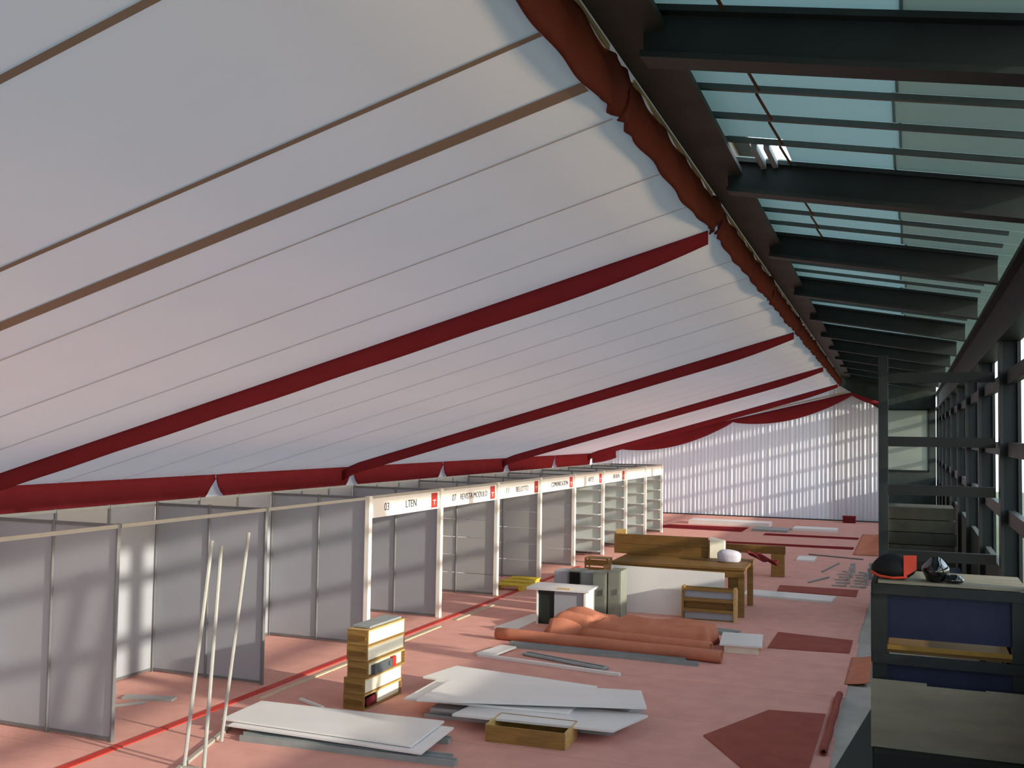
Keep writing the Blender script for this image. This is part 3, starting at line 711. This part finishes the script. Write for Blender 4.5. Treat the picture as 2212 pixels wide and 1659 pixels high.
patch('long dark red carpet strip farthest back, near the curtain', [(-9.4, 38.9), (-5.9, 38.7), (-5.9, 40.6), (-9.0, 40.4)], 'red_cloth')
patch('thin dark red strip across the far floor, second from the curtain', [(-5.0, 37.9), (-1.72, 37.9), (-1.72, 38.6), (-5.0, 38.6)], 'red_cloth')
patch('thin dark red strip across the far floor, third from the curtain', [(-6.5, 34.5), (-1.72, 34.5), (-1.72, 35.2), (-6.5, 35.0)], 'red_cloth')
for (x0, x1, y0, y1, h, m_, lab) in ((-8.4, -5.2, 41.2, 42.2, 0.16, 'board_white', 'long pale board stack on the far floor near the curtain'),
                                 (-5.6, -4.3, 39.3, 40.6, 0.08, 'alu_grey', 'grey sheets lying on the far floor'),
                                 (-4.2, -2.6, 40.3, 41.3, 0.1, 'board_white', 'pale board on the far floor, right of the grey sheets'),
                                 (-3.1, -2.6, 30.6, 31.6, 0.05, 'board_white', 'small pale board left of the metal bracket pile')):
    single('board', lab, 'board', m_, lambda b: box(b, x0 - (x0 + x1) / 2, x1 - (x0 + x1) / 2, -(y1 - y0) / 2, (y1 - y0) / 2, 0, h), ((x0 + x1) / 2, (y0 + y1) / 2, 0), 0)
t = thing('dark_red_box', 'small dark red box on the floor against the far curtain', 'box', (-2.4, 45.2, 0))
part('body', 'wine_cloth', t, lambda b: box(b, -0.25, 0.25, -0.2, 0.2, 0, 0.24))
part('lid', 'red_cloth', t, lambda b: box(b, -0.27, 0.27, -0.22, 0.22, 0.24, 0.28))
# metal brackets and rods
rr = random.Random(11)
for k in range(12):
    x, y = -1.62 + 0.44 * (k % 2) + 0.06 * (k // 2 % 2), 26.0 + 0.55 * (k // 2); L = rr.uniform(0.3, 0.38); z = 0.0
    t = thing('metal_bracket', 'small grey metal bracket in the pile by the dark corner post', 'bracket', (x, y, z), rr.uniform(-0.4, 0.4), 'metal brackets piled by the corner')
    part('arm', 'alu_light', t, lambda b: box(b, -L / 2, L / 2, -0.04, 0.04, 0.0, 0.03))
    part('plate', 'alu_light', t, lambda b: box(b, L / 2 - 0.03, L / 2, -0.12, 0.12, 0.0, 0.2 + 0.03 * (k % 4)))
for k, (p, q, lab) in enumerate((((-2.35, 26.2), (-1.95, 27.4), 'thin dark rod lying left of the bracket pile'), ((-2.9, 32.4), (-1.3, 31.8), 'long thin rod lying behind the bracket pile'), ((-2.2, 28.4), (-1.9, 30.5), 'thin grey rod pointing away left of the bracket pile'))):
    single('metal_rod', lab, 'rod', 'alu', lambda b: tube(b, [(p[0] + 2, p[1] - 29, 0.02), (q[0] + 2, q[1] - 29, 0.02)], 0.02, 6), (-2, 29, 0), 0, 'rods on the carpet')
# curled carpet edges along the concrete
roll('carpet_roll', 'narrow dark red carpet roll along the concrete edge, lower right', (-0.93, 12.2, 0), (-0.93, 15.0, 0), 0.042, 'carpet_dark')
single('carpet_flap', 'orange carpet corner curling up at the concrete edge', 'carpet', 'carpet_terracotta', lambda b: grid(b, lambda u, v: (-0.24 + 0.34 * u, -0.9 + 1.9 * v, 0.016 + 0.12 * u * u * (0.4 + 0.6 * math.sin(3 * v))), 8, 12), (-0.66, 16.7, 0), smooth=True, solid=0.01)
single('carpet_flap', 'brown carpet edge curling up far back by the dark post', 'carpet', 'carpet_terracotta', lambda b: grid(b, lambda u, v: (-0.7 + 0.75 * u, -3.5 + 7 * v, 0.016 + 0.35 * u ** 3 * math.sin(math.pi * v) ** 0.5), 8, 16), (-0.95, 36.5, 0), smooth=True, solid=0.012)
single('rack_shadow', 'flat dark shape painting the storage rack shadow on the concrete', 'painted shadow', 'steel_dark', lambda b: prism(b, [(-0.84, 11.3), (-0.46, 15.0), (0.95, 15.0), (0.95, 8.0), (-0.84, 8.0)], -0.011, -0.006), (0, 0, 0))  # thin dark polygon, the rack's shadow put into colour on the concrete

# ------------------------------------------------------------------ storage rack at the lower right
t = thing('storage_rack', 'dark storage rack with blue sides and plank top, lower right', 'rack', (-0.33, 10.0, -0.0055))
for (x0, y0) in ((0, 0), (1.16, 0), (0, 0.72), (1.16, 0.72)):
    part('post', 'steel_dark', t, lambda b: box(b, x0, x0 + 0.13, y0, y0 + 0.12, 0, 2.22))
for z0, z1 in ((2.20, 2.29), (1.57, 1.66)):
    part('beam', 'steel_dark', t, lambda b: (box(b, 0, 1.29, -0.03, 0.0, z0, z1), box(b, 0, 1.29, 0.84, 0.87, z0, z1), box(b, -0.01, 0.03, 0.0, 0.84, z0, z1)))
for k in range(3):
    part('top_plank', 'plywood', t, lambda b: box(b, 0.05, 1.28, 0.0 + 0.28 * k, 0.27 + 0.28 * k, 2.295, 2.32))
part('blue_panel', 'blue_sheet', t, lambda b: box(b, 0.13, 1.16, 0.03, 0.05, 1.80, 2.20))
part('blue_panel', 'blue_sheet', t, lambda b: box(b, 0.13, 1.16, 0.03, 0.05, 0.9, 1.57))
part('yellow_strip', 'ochre', t, lambda b: box(b, 0.13, 1.16, 0.0, 0.03, 1.70, 1.74))
part('shelf', 'wood_brown', t, lambda b: box(b, 0.13, 1.16, 0.05, 0.8, 1.66, 1.69))
part('side_panel', 'black', t, lambda b: box(b, -0.012, 0.0, 0.0, 0.84, 1.66, 2.20))
single('plywood_sheet', 'plywood sheet leaning on the front of the storage rack', 'plywood', 'plywood', lambda b: (box(b, -0.03, 0.92, -0.03, -0.01, 0.0, 0.58), box(b, -0.03, 0.44, -0.03, -0.01, 0.58, 0.605), box(b, 0.92, 1.28, -0.03, -0.01, 0.0, 0.59)), (-0.31, 9.93, 0.83))
single('support_box', 'dark box under the plywood sheet before the storage rack', 'box', 'steel_dark', lambda b: box(b, 0, 1.25, 0, 0.2, 0, 0.83), (-0.31, 9.72, -0.0055))
t = thing('shoulder_bag', 'black bag with red trim on the corner of the storage rack', 'bag', (-0.15, 10.2, 2.315))
part('body', 'black', t, lambda b: blob(b, (0, 0, 0.10), (0.20, 0.14, 0.125), 18, 0.08, 0.0, 3), smooth=True)
part('flap', 'red_trim', t, lambda b: grid(b, lambda u, v: (0.09 + 0.11 * u, -0.13 + 0.04 * u, 0.23 - 0.20 * v * (1 - 0.35 * u)), 4, 6), solid=0.012)
part('piping', 'red_trim', t, lambda b: tube(b, [(-0.19, -0.08, 0.06), (-0.12, -0.125, 0.03), (0.0, -0.145, 0.02), (0.12, -0.12, 0.03)], 0.012, 6))
t = thing('plastic_bag', 'shiny black plastic bag beside the black and red bag', 'bag', (0.215, 10.15, 2.315))
part('body', 'black_gloss', t, lambda b: blob(b, (0, 0, 0.09), (0.12, 0.12, 0.13), 20, 0.16, 0.0, 8), smooth=True)
part('tail', 'black_gloss', t, lambda b: blob(b, (0.14, -0.06, 0.035), (0.09, 0.05, 0.045), 14, 0.2, 0.0, 6), smooth=True)

# tall steel frame across the aisle
t = thing('steel_frame', 'dark steel ladder frame standing across the side aisle', 'frame', (-0.33, 14.3, -0.0055))
part('upright', 'steel_green', t, lambda b: box(b, -0.06, 0.06, -0.05, 0.05, 0, 4.72))
for z in (0.4, 2.10, 2.95, 3.58, 4.42):
    part('rail', 'steel_dark', t, lambda b: box(b, 0.06, 1.34, -0.045, 0.045, z - 0.065, z + 0.065))
# boards stacked along the aisle beyond the frame
for k, (x0, x1, y, h, m_, lab) in enumerate(((-0.45, 0.85, 22.0, 2.25, 'wood_dark', 'timber board stack in the aisle behind the steel frame'), (0.2, 0.85, 19.5, 1.25, 'blue_sheet', 'dark blue chest in the aisle behind the steel frame'), (-0.4, 0.2, 27.0, 0.9, 'wood_brown', 'brown box far down the side aisle'))):
    t = thing('stack', lab, 'stack', (x0, y, -0.011))
    n = 9 if k == 0 else 4
    for j in range(n):
        part('board', m_, t, lambda b: box(b, 0.02 * (j % 2), x1 - x0 - 0.02 * (j % 3), 0, 1.2, h * j / n, h * (j + 1) / n - 0.015))
